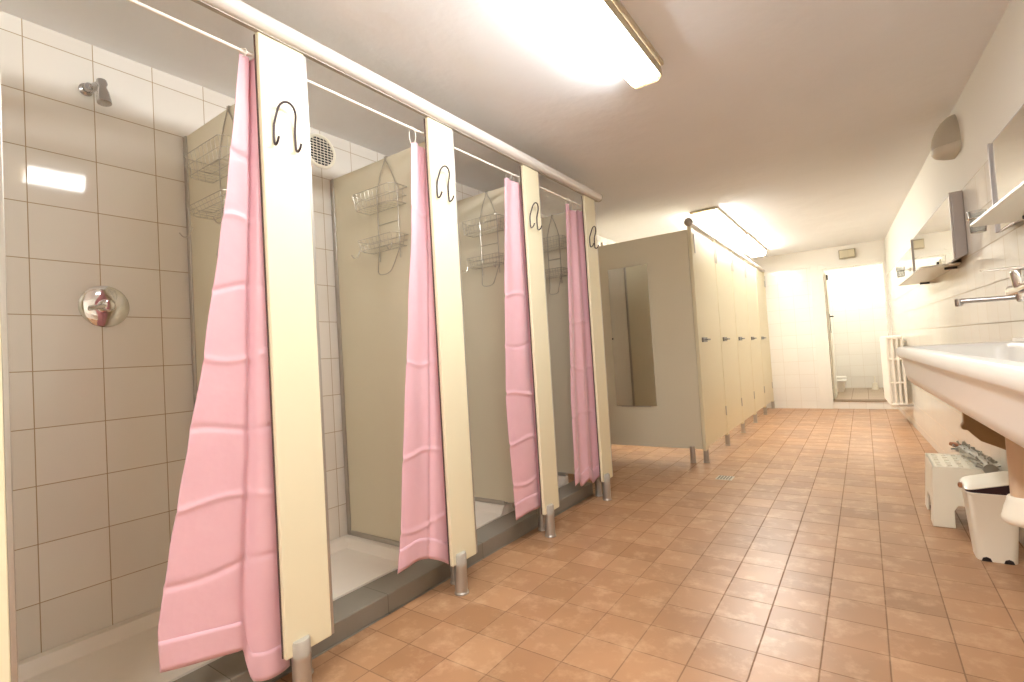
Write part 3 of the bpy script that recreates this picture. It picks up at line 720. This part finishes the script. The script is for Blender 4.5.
# emergency lamp above the doorway
el = thing('emergency_light', 'small boxy emergency lamp above the far doorway', 'emergency light', (-.11, 8.3, 2.13))
MB().box(-.205, -.015, 8.252, 8.2995, 2.065, 2.19).build('housing', 'emergency_base', el, bevel=.006)
MB().box(-.195, -.025, 8.240, 8.252, 2.08, 2.175).build('cover', 'emergency', el, bevel=.004)
MB().box(-.100, -.096, 8.2385, 8.241, 2.08, 2.175).build('rib', 'lamp_base', el)

# things in the small room
tb = thing('toilet_pan', 'low white ceramic pan on the floor of the small far room', 'toilet', (-.42, 9.85, DZ0))
def pr_(wx, wy, z, r): 
    P = []
    for sx, sy, a0 in ((1, 1, 0), (-1, 1, PI/2), (-1, -1, PI), (1, -1, 1.5*PI)):
        for k in range(6):
            a = a0+PI/2*k/5; P.append((-.44+sx*(wx-r)+r*math.cos(a), 9.88+sy*(wy-r)+r*math.sin(a), z))
    return P
MB().loft([pr_(.12, .20, DZ0, .03), pr_(.15, .23, DZ0+.15, .04), pr_(.165, .24, DZ0+.17, .05), pr_(.165, .24, DZ0+.185, .05), pr_(.12, .19, DZ0+.185, .05), pr_(.08, .12, DZ0+.10, .04)]).build('bowl', 'ceramic', tb, smooth=True)
MB().box(-.60, -.28, 10.05, 10.15, DZ0+.186, DZ0+.23).build('rear_ledge', 'ceramic', tb, bevel=.015)
bh = thing('brush_holder', 'small white toilet brush holder on the floor of the far room', 'brush holder', (.10, 10.1, DZ0))
MB().lathe([(.05, 0), (.05, .01), (.036, .06), (.034, .11), (.03, .11)], (.10, 10.1, DZ0), n=20).build('cup', 'white_plastic2', bh, smooth=True)
MB().lathe([(.008, .09), (.007, .2), (.010, .22)], (.10, 10.1, DZ0), n=10).build('handle', 'white_plastic2', bh, smooth=True)

# ------------------------------------------------------------------ camera, world, view
w = bpy.data.worlds.new('World'); S.world = w; w.use_nodes = True
w.node_tree.nodes['Background'].inputs[0].default_value = (.9, .95, 1, 1); w.node_tree.nodes['Background'].inputs[1].default_value = .2
cam = bpy.data.cameras.new('Camera'); co = bpy.data.objects.new('Camera', cam); COL.objects.link(co)
cam.sensor_fit = 'HORIZONTAL'; cam.sensor_width = 36; cam.lens = 36*500.22/1024; cam.clip_start = .02
ya, pi_, ro = [math.radians(a) for a in (35.06, 1.784, -3.497)]
fw = Vector((-math.sin(ya)*math.cos(pi_), math.cos(ya)*math.cos(pi_), math.sin(pi_))); r = Vector((math.cos(ya), math.sin(ya), 0)); u = r.cross(fw)
r2 = r*math.cos(ro)+u*math.sin(ro); u2 = -r*math.sin(ro)+u*math.cos(ro)
mt = Matrix((r2, u2, -fw)).transposed().to_4x4(); mt.translation = (0, 0, 1)
co.matrix_world = mt
S.camera = co
for o in bpy.data.objects:
    if '_f' in o: del o['_f']
vs = S.view_settings
S.display_settings.display_device = 'sRGB'
vs.view_transform = 'Standard'; vs.look = 'None'; vs.exposure = 0.45; vs.gamma = 1; vs.use_curve_mapping = False
cy = S.cycles
cy.use_denoising = True; cy.max_bounces = 10; cy.diffuse_bounces = 6; cy.glossy_bounces = 5; cy.sample_clamp_indirect = 6; cy.caustics_reflective = False; cy.caustics_refractive = False
